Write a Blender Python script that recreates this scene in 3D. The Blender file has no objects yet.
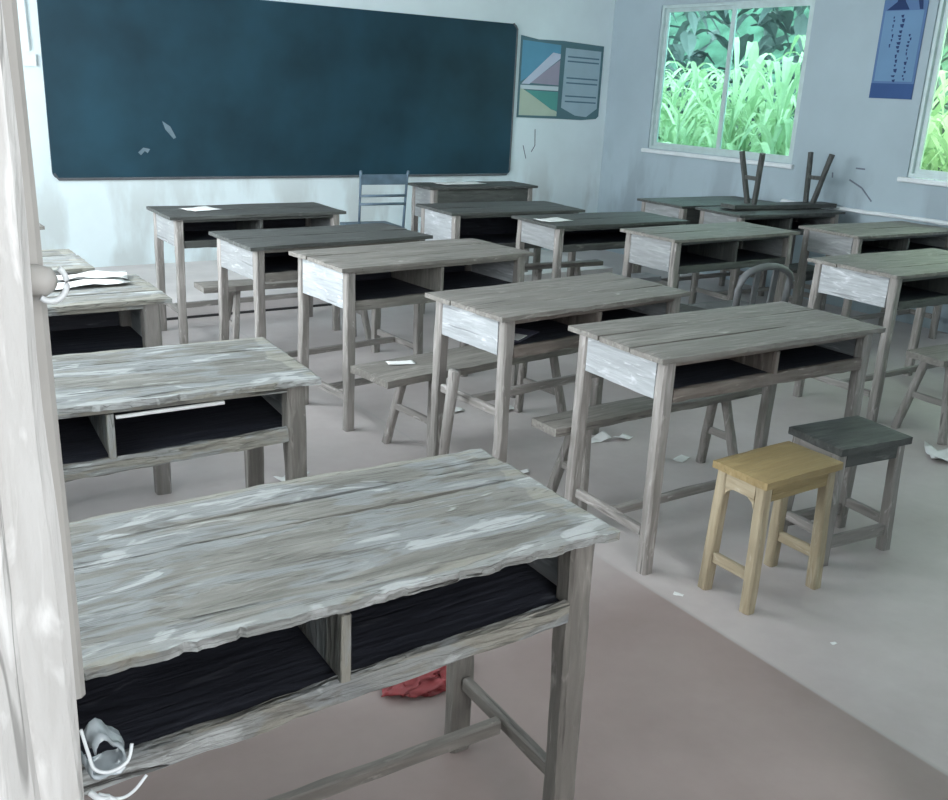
import bpy, bmesh, math, random
from mathutils import Vector, Matrix, noise

# ------------------------------------------------------------------ camera
S = bpy.context.scene
COL = S.collection
YA, PIT, ROL, CH, FPX = 0.606, 0.31668, 0.04891, 1.52515, 954.29
def cam_axes():
    cp, sp, cr, sr = math.cos(PIT), math.sin(PIT), math.cos(ROL), math.sin(ROL)
    A = Matrix(((1, 0, 0), (0, -sp, -cp), (0, cp, -sp)))
    B = Matrix(((cr, -sr, 0), (sr, cr, 0), (0, 0, 1)))
    Rm = B @ A
    Z = Matrix.Rotation(-YA, 3, 'Z')
    return [Z @ Rm[i] for i in range(3)]
rx, dn, fw = cam_axes()
cd = bpy.data.cameras.new('camera'); cam = bpy.data.objects.new('camera', cd); COL.objects.link(cam)
M = Matrix((( rx.x, -dn.x, -fw.x, 0), (rx.y, -dn.y, -fw.y, 0), (rx.z, -dn.z, -fw.z, CH), (0, 0, 0, 1)))
cam.matrix_world = M
cd.sensor_width = 36; cd.lens = FPX / 948 * 36; cd.clip_start = 0.02
S.camera = cam

# ------------------------------------------------------------------ light
w = bpy.data.worlds.new('sky'); S.world = w; w.use_nodes = True
wn = w.node_tree.nodes; wl = w.node_tree.links
bg = wn['Background']; bg.inputs['Color'].default_value = (0.87, 0.955, 1.0, 1); bg.inputs['Strength'].default_value = 6.2
def area(name, loc, rot, sx, sy, power, col):
    l = bpy.data.lights.new(name, 'AREA'); l.shape = 'RECTANGLE'; l.size = sx; l.size_y = sy
    l.energy = power; l.color = col
    o = bpy.data.objects.new(name, l); COL.objects.link(o); o.location = loc; o.rotation_euler = rot
    return o
P = math.pi
# daylight entering the windows of the left wall, and the open doorway behind the camera
area('daylight_left_rear', (-0.75, 2.1, 1.75), (0, -P / 2 + 0.15, 0), 1.5, 1.9, 16, (0.96, 0.98, 1.0))
area('daylight_left_front', (-0.75, 4.7, 1.75), (0, -P / 2 + 0.15, 0), 1.5, 2.8, 185, (0.89, 0.955, 1.0))
area('daylight_doorway', (0.3, -1.9, 2.1), (P / 2 - 0.25, 0, 0), 1.6, 1.6, 72, (0.98, 0.99, 1.0))
S.view_settings.view_transform = 'Standard'; S.view_settings.look = 'None'
S.view_settings.gamma = 1; S.view_settings.use_curve_mapping = False
S.view_settings.exposure = 0.0

# ------------------------------------------------------------------ materials
def mat(name):
    m = bpy.data.materials.new(name); m.use_nodes = True
    nt = m.node_tree; b = nt.nodes['Principled BSDF']
    return m, nt, b
def plain(name, c, rough=0.6, spec=0.4, metal=0, var=0.12, sc=14, bump=0.1):
    m, nt, b = mat(name); N, L = nt.nodes, nt.links
    b.inputs['Roughness'].default_value = rough; b.inputs['Metallic'].default_value = metal
    b.inputs['Specular IOR Level'].default_value = spec
    tc = N.new('ShaderNodeTexCoord'); n = N.new('ShaderNodeTexNoise'); n.inputs['Scale'].default_value = sc; n.inputs['Detail'].default_value = 6
    L.new(tc.outputs['Object'], n.inputs['Vector'])
    r = N.new('ShaderNodeValToRGB'); L.new(n.outputs[0], r.inputs[0])
    r.color_ramp.elements[0].position = .3; r.color_ramp.elements[1].position = .7
    r.color_ramp.elements[0].color = (*[x * (1 - var) for x in c], 1); r.color_ramp.elements[1].color = (*[min(1, x * (1 + var)) for x in c], 1)
    L.new(r.outputs[0], b.inputs['Base Color'])
    if bump:
        bp = N.new('ShaderNodeBump'); bp.inputs['Strength'].default_value = bump; bp.inputs['Distance'].default_value = .01
        L.new(n.outputs[0], bp.inputs['Height']); L.new(bp.outputs[0], b.inputs['Normal'])
    return m
def wood(name, axis, dark, light, worn, wornamt=.5, rough=.55, crack=.5, tone=0.2):
    """weathered wood, grain along the axis (0,1,2)"""
    m, nt, b = mat(name); N, L = nt.nodes, nt.links
    tc = N.new('ShaderNodeTexCoord'); oi = N.new('ShaderNodeObjectInfo')
    ad = N.new('ShaderNodeVectorMath'); ad.operation = 'MULTIPLY_ADD'
    ad.inputs[1].default_value = (1, 1, 1)
    mu = N.new('ShaderNodeVectorMath'); mu.operation = 'SCALE'; mu.inputs['Scale'].default_value = 37
    cb = N.new('ShaderNodeCombineXYZ')
    for i in range(3): L.new(oi.outputs['Random'], cb.inputs[i])
    L.new(cb.outputs[0], mu.inputs[0])
    L.new(tc.outputs['Object'], ad.inputs[0]); L.new(mu.outputs[0], ad.inputs[2])
    def noi(sl, sc, det=6, dist=0):
        mp = N.new('ShaderNodeMapping'); v = [sc, sc, sc]; v[axis] = sl
        mp.inputs['Scale'].default_value = v; L.new(ad.outputs[0], mp.inputs[0])
        n = N.new('ShaderNodeTexNoise'); n.inputs['Scale'].default_value = 1; n.inputs['Detail'].default_value = det
        n.inputs['Distortion'].default_value = dist; L.new(mp.outputs[0], n.inputs['Vector']); return n.outputs[0]
    def ramp(src, p0, p1, c0=(0, 0, 0), c1=(1, 1, 1)):
        r = N.new('ShaderNodeValToRGB'); e = r.color_ramp.elements
        e[0].position = p0; e[1].position = p1; e[0].color = (*c0, 1); e[1].color = (*c1, 1); L.new(src, r.inputs[0]); return r.outputs[0]
    def mix(f, a, bb, mode='MIX'):
        x = N.new('ShaderNodeMix'); x.data_type = 'RGBA'; x.blend_type = mode
        if isinstance(f, float): x.inputs[0].default_value = f
        else: L.new(f, x.inputs[0])
        for s, v in ((x.inputs[6], a), (x.inputs[7], bb)):
            if isinstance(v, tuple): s.default_value = (*v, 1)
            else: L.new(v, s)
        return x.outputs[2]
    g = noi(6.0, 60, 8, .5); big = noi(3.5, 10, 4, .4); wr = noi(9, 40, 7, 1.0); cr = noi(2.2, 48, 3, .25)
    c = mix(ramp(g, .36, .66), dark, light)
    c = mix(ramp(big, .35, .7), c, tuple((a + bb) / 2 * (1 - tone) for a, bb in zip(dark, light)))
    wm = ramp(wr, .66 - .25 * wornamt, .78 - .2 * wornamt)
    c = mix(wm, c, worn)
    if name.startswith('wood_pale'):
        sp = N.new('ShaderNodeSeparateXYZ'); L.new(tc.outputs['Object'], sp.inputs[0])
        def band(out, a, b2):
            q = N.new('ShaderNodeMapRange'); q.inputs[1].default_value = a; q.inputs[2].default_value = b2; L.new(out, q.inputs[0]); return q.outputs[0]
        mx = N.new('ShaderNodeMath'); mx.operation = 'MAXIMUM'; L.new(band(sp.outputs[1], .06, -.01), mx.inputs[0]); L.new(band(sp.outputs[0], .98, 1.09), mx.inputs[1])
        mx2 = N.new('ShaderNodeMath'); mx2.operation = 'MAXIMUM'; L.new(mx.outputs[0], mx2.inputs[0]); L.new(band(sp.outputs[1], .42, .48), mx2.inputs[1])
        nm = N.new('ShaderNodeMath'); nm.operation = 'ADD'; L.new(mx2.outputs[0], nm.inputs[0]); L.new(big, nm.inputs[1])
        c = mix(ramp(nm.outputs[0], .95, 1.25, (0, 0, 0), (.75, .75, .75)), c, (.33, .32, .275))
        pn = noi(4.5, 15, 8, .9)
        c = mix(ramp(pn, .47, .53, (0, 0, 0), (.5, .5, .5)), c, (.31, .34, .36))
        c = mix(ramp(pn, .60, .63, (0, 0, 0), (.7, .7, .7)), c, (.52, .54, .54))
        pd = noi(5, 34, 7, .8)
        c = mix(ramp(pd, .60, .68, (0, 0, 0), (.7, .7, .7)), c, (.13, .125, .11))
    if name.startswith(('wood_pale', 'jamb')):
        ln = noi(.9, 17, 3, .12)
        lr = N.new('ShaderNodeValToRGB'); el = lr.color_ramp.elements; L.new(ln, lr.inputs[0])
        el[0].position = 0; el[0].color = (0, 0, 0, 1); el[1].position = 1; el[1].color = (0, 0, 0, 1)
        for p0 in (.36, .44, .52, .60):
            for dp, v in ((-.006, 0), (0, .8), (.004, 0)):
                q = el.new(p0 + dp); q.color = (v, v, v, 1)
        c = mix(lr.outputs[0], c, (.07, .068, .06))
    cm = ramp(cr, .30, .335, (1, 1, 1), (0, 0, 0))
    mm = N.new('ShaderNodeMath'); mm.operation = 'MULTIPLY'; L.new(cm, mm.inputs[0]); mm.inputs[1].default_value = crack
    c = mix(mm.outputs[0], c, tuple(x * .25 for x in dark))
    L.new(c, b.inputs['Base Color'])
    b.inputs['Roughness'].default_value = rough; b.inputs['Specular IOR Level'].default_value = .35
    h = N.new('ShaderNodeMath'); h.operation = 'SUBTRACT'; L.new(g, h.inputs[0]); L.new(mm.outputs[0], h.inputs[1])
    h2 = N.new('ShaderNodeMath'); h2.operation = 'ADD'; L.new(h.outputs[0], h2.inputs[0]); L.new(wr, h2.inputs[1])
    bp = N.new('ShaderNodeBump'); bp.inputs['Strength'].default_value = .9 if 'pale' in name else .6; bp.inputs['Distance'].default_value = .012 if 'pale' in name else .006
    L.new(h2.outputs[0], bp.inputs['Height']); L.new(bp.outputs[0], b.inputs['Normal'])
    return m
W = {}
def wset(key, dark, light, worn, amt, **k):
    for ax, s in enumerate('xyz'): W[key + s] = wood('wood_%s_%s' % (key, s), ax, dark, light, worn, amt, **k)
wset('pale', (.17, .168, .15), (.32, .315, .29), (.44, .45, .43), .2, crack=.8)
wset('grey', (.165, .155, .14), (.29, .272, .248), (.38, .36, .33), .15, crack=.5)
wset('brown', (.14, .115, .10), (.25, .215, .19), (.34, .30, .27), .2, crack=.5)
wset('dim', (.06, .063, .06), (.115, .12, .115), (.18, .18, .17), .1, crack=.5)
wset('end', (.33, .35, .36), (.49, .51, .53), (.64, .66, .68), .35, crack=.4)  # end panels: light from the left put into a paler colour; also a pale seat
wset('duskend', (.25, .26, .265), (.37, .385, .39), (.46, .475, .48), .2, crack=.4)  # dimmer copy of the end wood, weaker light put into its colour
wset('inner', (.018, .020, .028), (.042, .045, .060), (.08, .085, .10), .05, crack=.3)  # shelf interiors: shade of the recess put into a near-black colour
wset('ochre', (.28, .205, .095), (.38, .285, .14), (.45, .35, .20), .1, crack=.2, rough=.5)
wset('ochreleg', (.36, .29, .19), (.48, .41, .29), (.54, .48, .37), .15, crack=.25, rough=.5)
wset('leg', (.22, .205, .19), (.38, .355, .335), (.50, .47, .45), .2, crack=.6)
PAPER = plain('paper_white', (.78, .79, .78), .8, .2, var=.05)
METAL = plain('painted_metal_bluegrey', (.10, .15, .20), .4, .5, var=.2)
WHITE = plain('white_gloss_paint', (.72, .76, .78), .45, .4, var=.06)
ALU = plain('aluminium_frame', (.55, .66, .66), .4, .5, .2, var=.08)
DARKP = plain('dark_plastic', (.10, .105, .115), .4, .5, var=.15)

def wall_mat(name, base, stain, zlow, amt):
    m, nt, b = mat(name); N, L = nt.nodes, nt.links
    g = N.new('ShaderNodeNewGeometry'); sp = N.new('ShaderNodeSeparateXYZ'); L.new(g.outputs['Position'], sp.inputs[0])
    n1 = N.new('ShaderNodeTexNoise'); n1.inputs['Scale'].default_value = 1.5; n1.inputs['Detail'].default_value = 7; n1.inputs['Roughness'].default_value = .6
    L.new(g.outputs['Position'], n1.inputs['Vector'])
    mp = N.new('ShaderNodeMapping'); mp.inputs['Scale'].default_value = (3.5, 3.5, 1.1); L.new(g.outputs['Position'], mp.inputs[0])
    n2 = N.new('ShaderNodeTexNoise'); n2.inputs['Scale'].default_value = 1; n2.inputs['Detail'].default_value = 5; L.new(mp.outputs[0], n2.inputs['Vector'])
    r2 = N.new('ShaderNodeValToRGB'); r2.color_ramp.elements[0].position = .5; r2.color_ramp.elements[1].position = .62; L.new(n2.outputs[0], r2.inputs[0])
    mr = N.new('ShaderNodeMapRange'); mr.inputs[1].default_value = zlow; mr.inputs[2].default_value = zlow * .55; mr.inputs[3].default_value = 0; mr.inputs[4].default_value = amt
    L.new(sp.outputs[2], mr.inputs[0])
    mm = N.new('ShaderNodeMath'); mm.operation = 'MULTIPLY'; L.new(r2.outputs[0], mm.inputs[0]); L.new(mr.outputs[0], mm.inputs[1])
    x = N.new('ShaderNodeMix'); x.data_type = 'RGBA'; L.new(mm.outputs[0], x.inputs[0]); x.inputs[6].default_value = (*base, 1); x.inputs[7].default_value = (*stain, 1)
    r1 = N.new('ShaderNodeValToRGB'); r1.color_ramp.elements[0].color = (.90, .90, .90, 1); r1.color_ramp.elements[0].position = .3; r1.color_ramp.elements[1].position = .65; L.new(n1.outputs[0], r1.inputs[0])
    y = N.new('ShaderNodeMix'); y.data_type = 'RGBA'; y.blend_type = 'MULTIPLY'; y.inputs[0].default_value = 1; L.new(x.outputs[2], y.inputs[6]); L.new(r1.outputs[0], y.inputs[7])
    L.new(y.outputs[2], b.inputs['Base Color']); b.inputs['Roughness'].default_value = .75; b.inputs['Specular IOR Level'].default_value = .25
    bp = N.new('ShaderNodeBump'); bp.inputs['Strength'].default_value = .15; bp.inputs['Distance'].default_value = .02; L.new(n1.outputs[0], bp.inputs['Height']); L.new(bp.outputs[0], b.inputs['Normal'])
    return m
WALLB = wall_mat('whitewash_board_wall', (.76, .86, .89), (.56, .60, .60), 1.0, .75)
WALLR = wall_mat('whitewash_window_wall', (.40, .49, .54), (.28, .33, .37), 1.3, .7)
WALLX = wall_mat('whitewash', (.72, .76, .78), (.5, .5, .5), .8, .5)
CEIL = plain('ceiling_white', (.78, .80, .80), .9, .1, var=.03, bump=0)

def floor_mat():
    m, nt, b = mat('concrete_floor'); N, L = nt.nodes, nt.links
    g = N.new('ShaderNodeNewGeometry'); sp = N.new('ShaderNodeSeparateXYZ'); L.new(g.outputs['Position'], sp.inputs[0])
    n1 = N.new('ShaderNodeTexNoise'); n1.inputs['Scale'].default_value = 1.3; n1.inputs['Detail'].default_value = 8; n1.inputs['Roughness'].default_value = .6; L.new(g.outputs['Position'], n1.inputs['Vector'])
    n2 = N.new('ShaderNodeTexNoise'); n2.inputs['Scale'].default_value = 22; n2.inputs['Detail'].default_value = 6; L.new(g.outputs['Position'], n2.inputs['Vector'])
    r = N.new('ShaderNodeValToRGB'); e = r.color_ramp.elements; e[0].position = .33; e[0].color = (.44, .39, .38, 1); e[1].position = .68; e[1].color = (.58, .535, .525, 1); L.new(n1.outputs[0], r.inputs[0])
    # the strip left of the seam is a redder, darker screed
    st = N.new('ShaderNodeMapRange'); st.inputs[1].default_value = 2.085; st.inputs[2].default_value = 2.065; L.new(sp.outputs[0], st.inputs[0])
    s2 = N.new('ShaderNodeMapRange'); s2.inputs[1].default_value = 2.35; s2.inputs[2].default_value = 1.85; L.new(sp.outputs[1], s2.inputs[0])
    ms = N.new('ShaderNodeMath'); ms.operation = 'MULTIPLY'; L.new(st.outputs[0], ms.inputs[0]); L.new(s2.outputs[0], ms.inputs[1])
    y = N.new('ShaderNodeMix'); y.data_type = 'RGBA'; y.blend_type = 'MULTIPLY'; L.new(ms.outputs[0], y.inputs[0]); L.new(r.outputs[0], y.inputs[6]); y.inputs[7].default_value = (.62, .55, .53, 1)
    # pale seam line
    d = N.new('ShaderNodeMath'); d.operation = 'SUBTRACT'; L.new(sp.outputs[0], d.inputs[0]); d.inputs[1].default_value = 2.078
    da = N.new('ShaderNodeMath'); da.operation = 'ABSOLUTE'; L.new(d.outputs[0], da.inputs[0])
    dl = N.new('ShaderNodeMapRange'); dl.inputs[1].default_value = .010; dl.inputs[2].default_value = .003; dl.inputs[3].default_value = 0; dl.inputs[4].default_value = .45; L.new(da.outputs[0], dl.inputs[0])
    z = N.new('ShaderNodeMix'); z.data_type = 'RGBA'; L.new(dl.outputs[0], z.inputs[0]); L.new(y.outputs[2], z.inputs[6]); z.inputs[7].default_value = (.46, .44, .43, 1)
    r2 = N.new('ShaderNodeValToRGB'); r2.color_ramp.elements[0].color = (.92, .92, .92, 1); L.new(n2.outputs[0], r2.inputs[0])
    q = N.new('ShaderNodeMix'); q.data_type = 'RGBA'; q.blend_type = 'MULTIPLY'; q.inputs[0].default_value = 1; L.new(z.outputs[2], q.inputs[6]); L.new(r2.outputs[0], q.inputs[7])
    L.new(q.outputs[2], b.inputs['Base Color'])
    rr = N.new('ShaderNodeMapRange'); rr.inputs[3].default_value = .38; rr.inputs[4].default_value = .62; L.new(n1.outputs[0], rr.inputs[0]); L.new(rr.outputs[0], b.inputs['Roughness'])
    b.inputs['Specular IOR Level'].default_value = .5
    bp = N.new('ShaderNodeBump'); bp.inputs['Strength'].default_value = .12; bp.inputs['Distance'].default_value = .01; L.new(n2.outputs[0], bp.inputs['Height']); L.new(bp.outputs[0], b.inputs['Normal'])
    return m
FLOOR = floor_mat()
DAIS = plain('dais_concrete', (.66, .62, .61), .7, .3, var=.12, sc=3)

# ------------------------------------------------------------------ mesh helpers
def link(name, bm, m, parent=None, smooth=False):
    bmesh.ops.recalc_face_normals(bm, faces=bm.faces[:])
    me = bpy.data.meshes.new(name); bm.to_mesh(me); bm.free()
    for f in me.polygons: f.use_smooth = smooth
    o = bpy.data.objects.new(name, me); COL.objects.link(o)
    for x in (m if isinstance(m, (list, tuple)) else [m]): me.materials.append(x)
    if parent: o.parent = parent
    return o
def thing(name, label, cat, loc, rz=0, group=None):
    o = bpy.data.objects.new(name, None); COL.objects.link(o); o.empty_display_size = .1
    o.location = loc; o.rotation_euler = (0, 0, rz); o['label'] = label; o['category'] = cat
    if group: o['group'] = group
    return o
def tag(o, label, cat, group=None, kind=None):
    o['label'] = label; o['category'] = cat
    if group: o['group'] = group
    if kind: o['kind'] = kind
    return o
def struct(name, bm, m, parent=None):
    o = link(name, bm, m, parent)
    if not parent: o['kind'] = 'structure'
    return o
def beam(bm, p0, p1, w, d, seg=6, ch=.12, wob=.0015, side=None, taper=1.0, fr=9, seed=0, mi=0):
    """chamfered bar from p0 to p1; w along side, d across"""
    p0, p1 = Vector(p0), Vector(p1); t = (p1 - p0).normalized()
    s = Vector(side) if side else (Vector((0, 0, 1)) if abs(t.z) < .9 else Vector((1, 0, 0)))
    s = (s - t * s.dot(t)).normalized(); u = t.cross(s)
    c = min(w, d) * ch
    prof = [(-w / 2 + c, -d / 2), (w / 2 - c, -d / 2), (w / 2, -d / 2 + c), (w / 2, d / 2 - c), (w / 2 - c, d / 2), (-w / 2 + c, d / 2), (-w / 2, d / 2 - c), (-w / 2, -d / 2 + c)]
    rings = []
    for i in range(seg + 1):
        f = i / seg; k = 1 + (taper - 1) * f; r = []
        for j, (a, b) in enumerate(prof):
            q = p0 + (p1 - p0) * f + s * a * k + u * b * k
            nv = noise.noise_vector((q + Vector((seed * 7.3, seed * 3.1, j * .35))) * fr) * wob
            nv -= t * nv.dot(t) * .5
            r.append(bm.verts.new(q + nv))
        rings.append(r)
    fs = []
    for a, b in zip(rings, rings[1:]):
        for j in range(8): fs.append(bm.faces.new((a[j], a[(j + 1) % 8], b[(j + 1) % 8], b[j])))
    fs.append(bm.faces.new(rings[0][::-1])); fs.append(bm.faces.new(rings[-1]))
    for f in fs: f.material_index = mi
def box(bm, x0, x1, y0, y1, z0, z1, mi=0):
    v = [bm.verts.new((x, y, z)) for x in (x0, x1) for y in (y0, y1) for z in (z0, z1)]
    for q in ((0, 1, 3, 2), (4, 6, 7, 5), (0, 4, 5, 1), (2, 3, 7, 6), (0, 2, 6, 4), (1, 5, 7, 3)):
        bm.faces.new([v[i] for i in q]).material_index = mi
def tube(bm, pts, r, n=8, mi=0):
    pts = [Vector(p) for p in pts]; rings = []
    for i, p in enumerate(pts):
        t = (pts[min(i + 1, len(pts) - 1)] - pts[max(i - 1, 0)]).normalized()
        s = t.cross(Vector((0, 0, 1)));
        if s.length < .05: s = t.cross(Vector((1, 0, 0)))
        s.normalize(); u = t.cross(s)
        rr = r[i] if isinstance(r, (list, tuple)) else r
        rings.append([bm.verts.new(p + (s * math.cos(k * 2 * P / n) + u * math.sin(k * 2 * P / n)) * rr) for k in range(n)])
    for a, b in zip(rings, rings[1:]):
        for j in range(n): bm.faces.new((a[j], a[(j + 1) % n], b[(j + 1) % n], b[j])).material_index = mi
    bm.faces.new(rings[0][::-1]); bm.faces.new(rings[-1])
def smooth_path(pts, k=6):
    p = [Vector(q) for q in pts]; p = [p[0]] + p + [p[-1]]; out = []
    for i in range(1, len(p) - 2):
        for j in range(k):
            t = j / k; a, b, c, d = p[i - 1], p[i], p[i + 1], p[i + 2]
            out.append(.5 * ((2 * b) + (c - a) * t + (2 * a - 5 * b + 4 * c - d) * t * t + (3 * b - a - 3 * c + d) * t ** 3))
    return out + [p[-1]]
def slab(bm, x0, x1, y0, y1, z0, z1, nx=30, ny=6, rag=.0, seed=0, fr=22, ragf=None, warp=0.0, ch=.003, endrag=None):
    """plank with chamfered rim and ragged long/short edges (rag), softly warped top"""
    endrag = rag if endrag is None else endrag
    ragf = rag if ragf is None else ragf     # front (y0) edge
    def P3(i, j, lev):
        fx, fy = i / nx, j / ny
        x, y = x0 + (x1 - x0) * fx, y0 + (y1 - y0) * fy
        n = lambda a, b: noise.noise(Vector((a * fr, b * fr, seed * 5.7)))
        e = 0
        if j == 0:
            y += (n(x, 0) * 1.0 + n(x * 2.7, 3) * .6) * ragf; e = 1
            if ragf > .0068 and noise.noise(Vector((x * 26, seed, 2))) > .42: y += .006
        if j == ny: y += n(x, 9) * rag; e = 1
        if i == 0: x += n(y, 4) * endrag; e = 1
        if i == nx: x += n(y, 7) * endrag; e = 1
        z = (z1 if lev in (1,) else z0)
        wz = noise.noise(Vector((x * 2.5, y * 5, seed * 2.2))) * warp
        z += wz
        if lev == 1 and e: z -= ch + abs(n(x * 1.7, y + 2)) * ragf * .35
        if e and ch:
            if lev == 0: z += ch * .5
        return (x, y, z)
    top = [[bm.verts.new(P3(i, j, 1)) for j in range(ny + 1)] for i in range(nx + 1)]
    bot = [[bm.verts.new(P3(i, j, 0)) for j in range(ny + 1)] for i in range(nx + 1)]
    for i in range(nx):
        for j in range(ny):
            bm.faces.new((top[i][j], top[i + 1][j], top[i + 1][j + 1], top[i][j + 1]))
            bm.faces.new((bot[i][j], bot[i][j + 1], bot[i + 1][j + 1], bot[i + 1][j]))
    for i in range(nx):
        bm.faces.new((top[i][0], bot[i][0], bot[i + 1][0], top[i + 1][0])); bm.faces.new((top[i][ny], top[i + 1][ny], bot[i + 1][ny], bot[i][ny]))
    for j in range(ny):
        bm.faces.new((top[0][j], top[0][j + 1], bot[0][j + 1], bot[0][j])); bm.faces.new((top[nx][j], bot[nx][j], bot[nx][j + 1], top[nx][j + 1]))
def loc(root, x, y, z=0):
    """point in a thing's own frame -> world"""
    a = root.rotation_euler.z
    return (root.location.x + x * math.cos(a) - y * math.sin(a), root.location.y + x * math.sin(a) + y * math.cos(a), z)
R = math.radians

# ------------------------------------------------------------------ room
XL, XR, YB, YF, ZC, K = -0.30, 6.62, 7.50, 0.70, 3.1, 1.1
bm = bmesh.new(); box(bm, XL - 2.5, XR + .25, -3.0, YB + .2, -.12, 0); struct('floor', bm, FLOOR)
bm = bmesh.new(); box(bm, XL - .2, XR + .25, YF - .12, YB + .2, ZC, ZC + .12); struct('ceiling', bm, CEIL)
bm = bmesh.new(); box(bm, XL - .2, XR + .25, YB, YB + .2, 0, ZC); struct('wall_front', bm, WALLB)
def wall_x(name, x0, x1, y0, y1, z1, holes, m):
    bm = bmesh.new(); y = y0
    for (a, b, c, d) in holes:
        box(bm, x0, x1, y, a, 0, z1); box(bm, x0, x1, a, b, 0, c); box(bm, x0, x1, a, b, d, z1); y = b
    box(bm, x0, x1, y, y1, 0, z1); bmesh.ops.remove_doubles(bm, verts=bm.verts[:], dist=1e-5)
    return struct(name, bm, m)
WZ0, WZ1 = 1.05, 2.31
WIN = [(.95, 2.15, WZ0 - .01, WZ1), (2.6, 4.15, WZ0 - .01, WZ1), (5.18, 6.86, WZ0, WZ1)]
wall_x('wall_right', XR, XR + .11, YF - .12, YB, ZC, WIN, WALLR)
WINL = [(1.0, 2.7, .95, 2.5), (3.2, 6.2, .95, 2.5)]
wall_x('wall_left', XL - .2, XL, YF - .12, YB, ZC, WINL, WALLX)
bm = bmesh.new()   # back wall with the doorway the camera looks through
box(bm, XL, -.08, YF - .12, YF, 0, ZC); box(bm, 1.75, XR, YF - .12, YF, 0, ZC); box(bm, -.08, 1.75, YF - .12, YF, 2.35, ZC)
struct('wall_back', bm, WALLX)
# unseen corridor behind the camera, added to block sky light: roof and walls
bm = bmesh.new(); box(bm, XL - .2, XR + .25, -3, YF - .12, ZC, ZC + .12); struct('ceiling_lightblock', bm, CEIL)
bm = bmesh.new(); box(bm, -2.8, XR + .25, -3.1, -2.95, 0, ZC + .1); struct('wall_lightblock', bm, WALLX)
bm = bmesh.new(); box(bm, XL - .2, XL - .05, -2.95, YF - .12, 0, ZC); struct('wall_lightblock_end', bm, WALLX)
bm = bmesh.new(); box(bm, XR + .1, XR + .25, -2.95, YF - .12, 0, ZC); struct('wall_lightblock_side', bm, WALLX)
# raised dais below the blackboard, with its dark kicker line
bm = bmesh.new(); box(bm, .3, 5.6, 6.08, YB, .012, .10); struct('floor_dais', bm, DAIS)
bm = bmesh.new(); box(bm, .3, 5.6, 6.066, 6.084, 0, .014); struct('trim_1', bm, plain('black_paint', (.03, .03, .032), .6))
# white painted ledge along the window wall
bm = bmesh.new(); beam(bm, (XR - .02, 3.0, .775), (XR - .02, 5.2, .75), .028, .05, 30, .3, .006, (0, 0, 1)); struct('trim_2', bm, WHITE)

def glass_mat(name, tint):
    m, nt, b = mat(name); N, L = nt.nodes, nt.links; N.remove(b)
    t = N.new('ShaderNodeBsdfTransparent'); t.inputs[0].default_value = (*tint, 1)
    g = N.new('ShaderNodeBsdfGlossy'); g.inputs['Roughness'].default_value = .05
    fr = N.new('ShaderNodeFresnel'); fr.inputs[0].default_value = 1.3
    x = N.new('ShaderNodeMixShader'); L.new(fr.outputs[0], x.inputs[0]); L.new(t.outputs[0], x.inputs[1]); L.new(g.outputs[0], x.inputs[2])
    L.new(x.outputs[0], N['Material Output'].inputs[0]); return m
G1 = glass_mat('window_glass_blue_green', (.72, .90, .88)); G2 = glass_mat('window_glass_clear', (.86, .98, .84))
def window(n, xw, y0, y1, z0, z1, gl, out=1, panes=2):
    root = bpy.data.objects.new('window_%d' % n, None); COL.objects.link(root); root.location = (xw, (y0 + y1) / 2, z0); root['kind'] = 'structure'
    h, ww = z1 - z0, (y1 - y0) / 2; ox = .045 * out
    fb = bmesh.new(); f = .026
    box(fb, ox - .03, ox + .03, -ww, ww, 0, f); box(fb, ox - .03, ox + .03, -ww, ww, h - f, h)
    box(fb, ox - .03, ox + .03, -ww, -ww + f, f, h - f); box(fb, ox - .03, ox + .03, ww - f, ww, f, h - f)
    link('window_frame', fb, ALU, root)
    for k in range(panes):
        a = -ww + f + k * (2 * ww - 2 * f) / panes; b = a + (2 * ww - 2 * f) / panes; o2 = ox + (.012 if k % 2 else -.012)
        sb = bmesh.new(); s = .032
        box(sb, o2 - .011, o2 + .011, a, b, f, f + s); box(sb, o2 - .011, o2 + .011, a, b, h - f - s, h - f)
        box(sb, o2 - .011, o2 + .011, a, a + s, f + s, h - f - s); box(sb, o2 - .011, o2 + .011, b - s, b, f + s, h - f - s)
        sash = link('sash', sb, ALU, root)
        gb = bmesh.new(); box(gb, o2 - .003, o2 + .003, a + s, b - s, f + s, h - f - s); link('pane', gb, gl, sash)
    sb = bmesh.new()
    if out > 0: beam(sb, (-.012, -ww - .03, -.022), (-.012, ww + .05, -.022), .035, .045, 20, .2, .002, (0, 0, 1))
    if out > 0: link('window_sill', sb, WHITE, root)
    else: sb.free()
window(1, XR, WIN[2][0], WIN[2][1], WZ0, WZ1, G1)
window(2, XR, WIN[1][0], WIN[1][1], WZ0, WZ1, G2)
window(5, XR, WIN[0][0], WIN[0][1], WZ0, WZ1, G2)
for n, (a, b, c, d) in enumerate(WINL):
    root = bpy.data.objects.new('window_%d' % (n + 3), None); COL.objects.link(root); root.location = (XL - .1, (a + b) / 2, c); root['kind'] = 'structure'
    fb = bmesh.new(); wv = (b - a) / 2; h = d - c
    for yy in (-wv + .03, 0, wv - .03): box(fb, -.03, .03, yy - .03, yy + .03, 0, h)
    box(fb, -.03, .03, -wv, wv, 0, .05); box(fb, -.03, .03, -wv, wv, h - .05, h); link('window_frame', fb, ALU, root)

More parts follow.
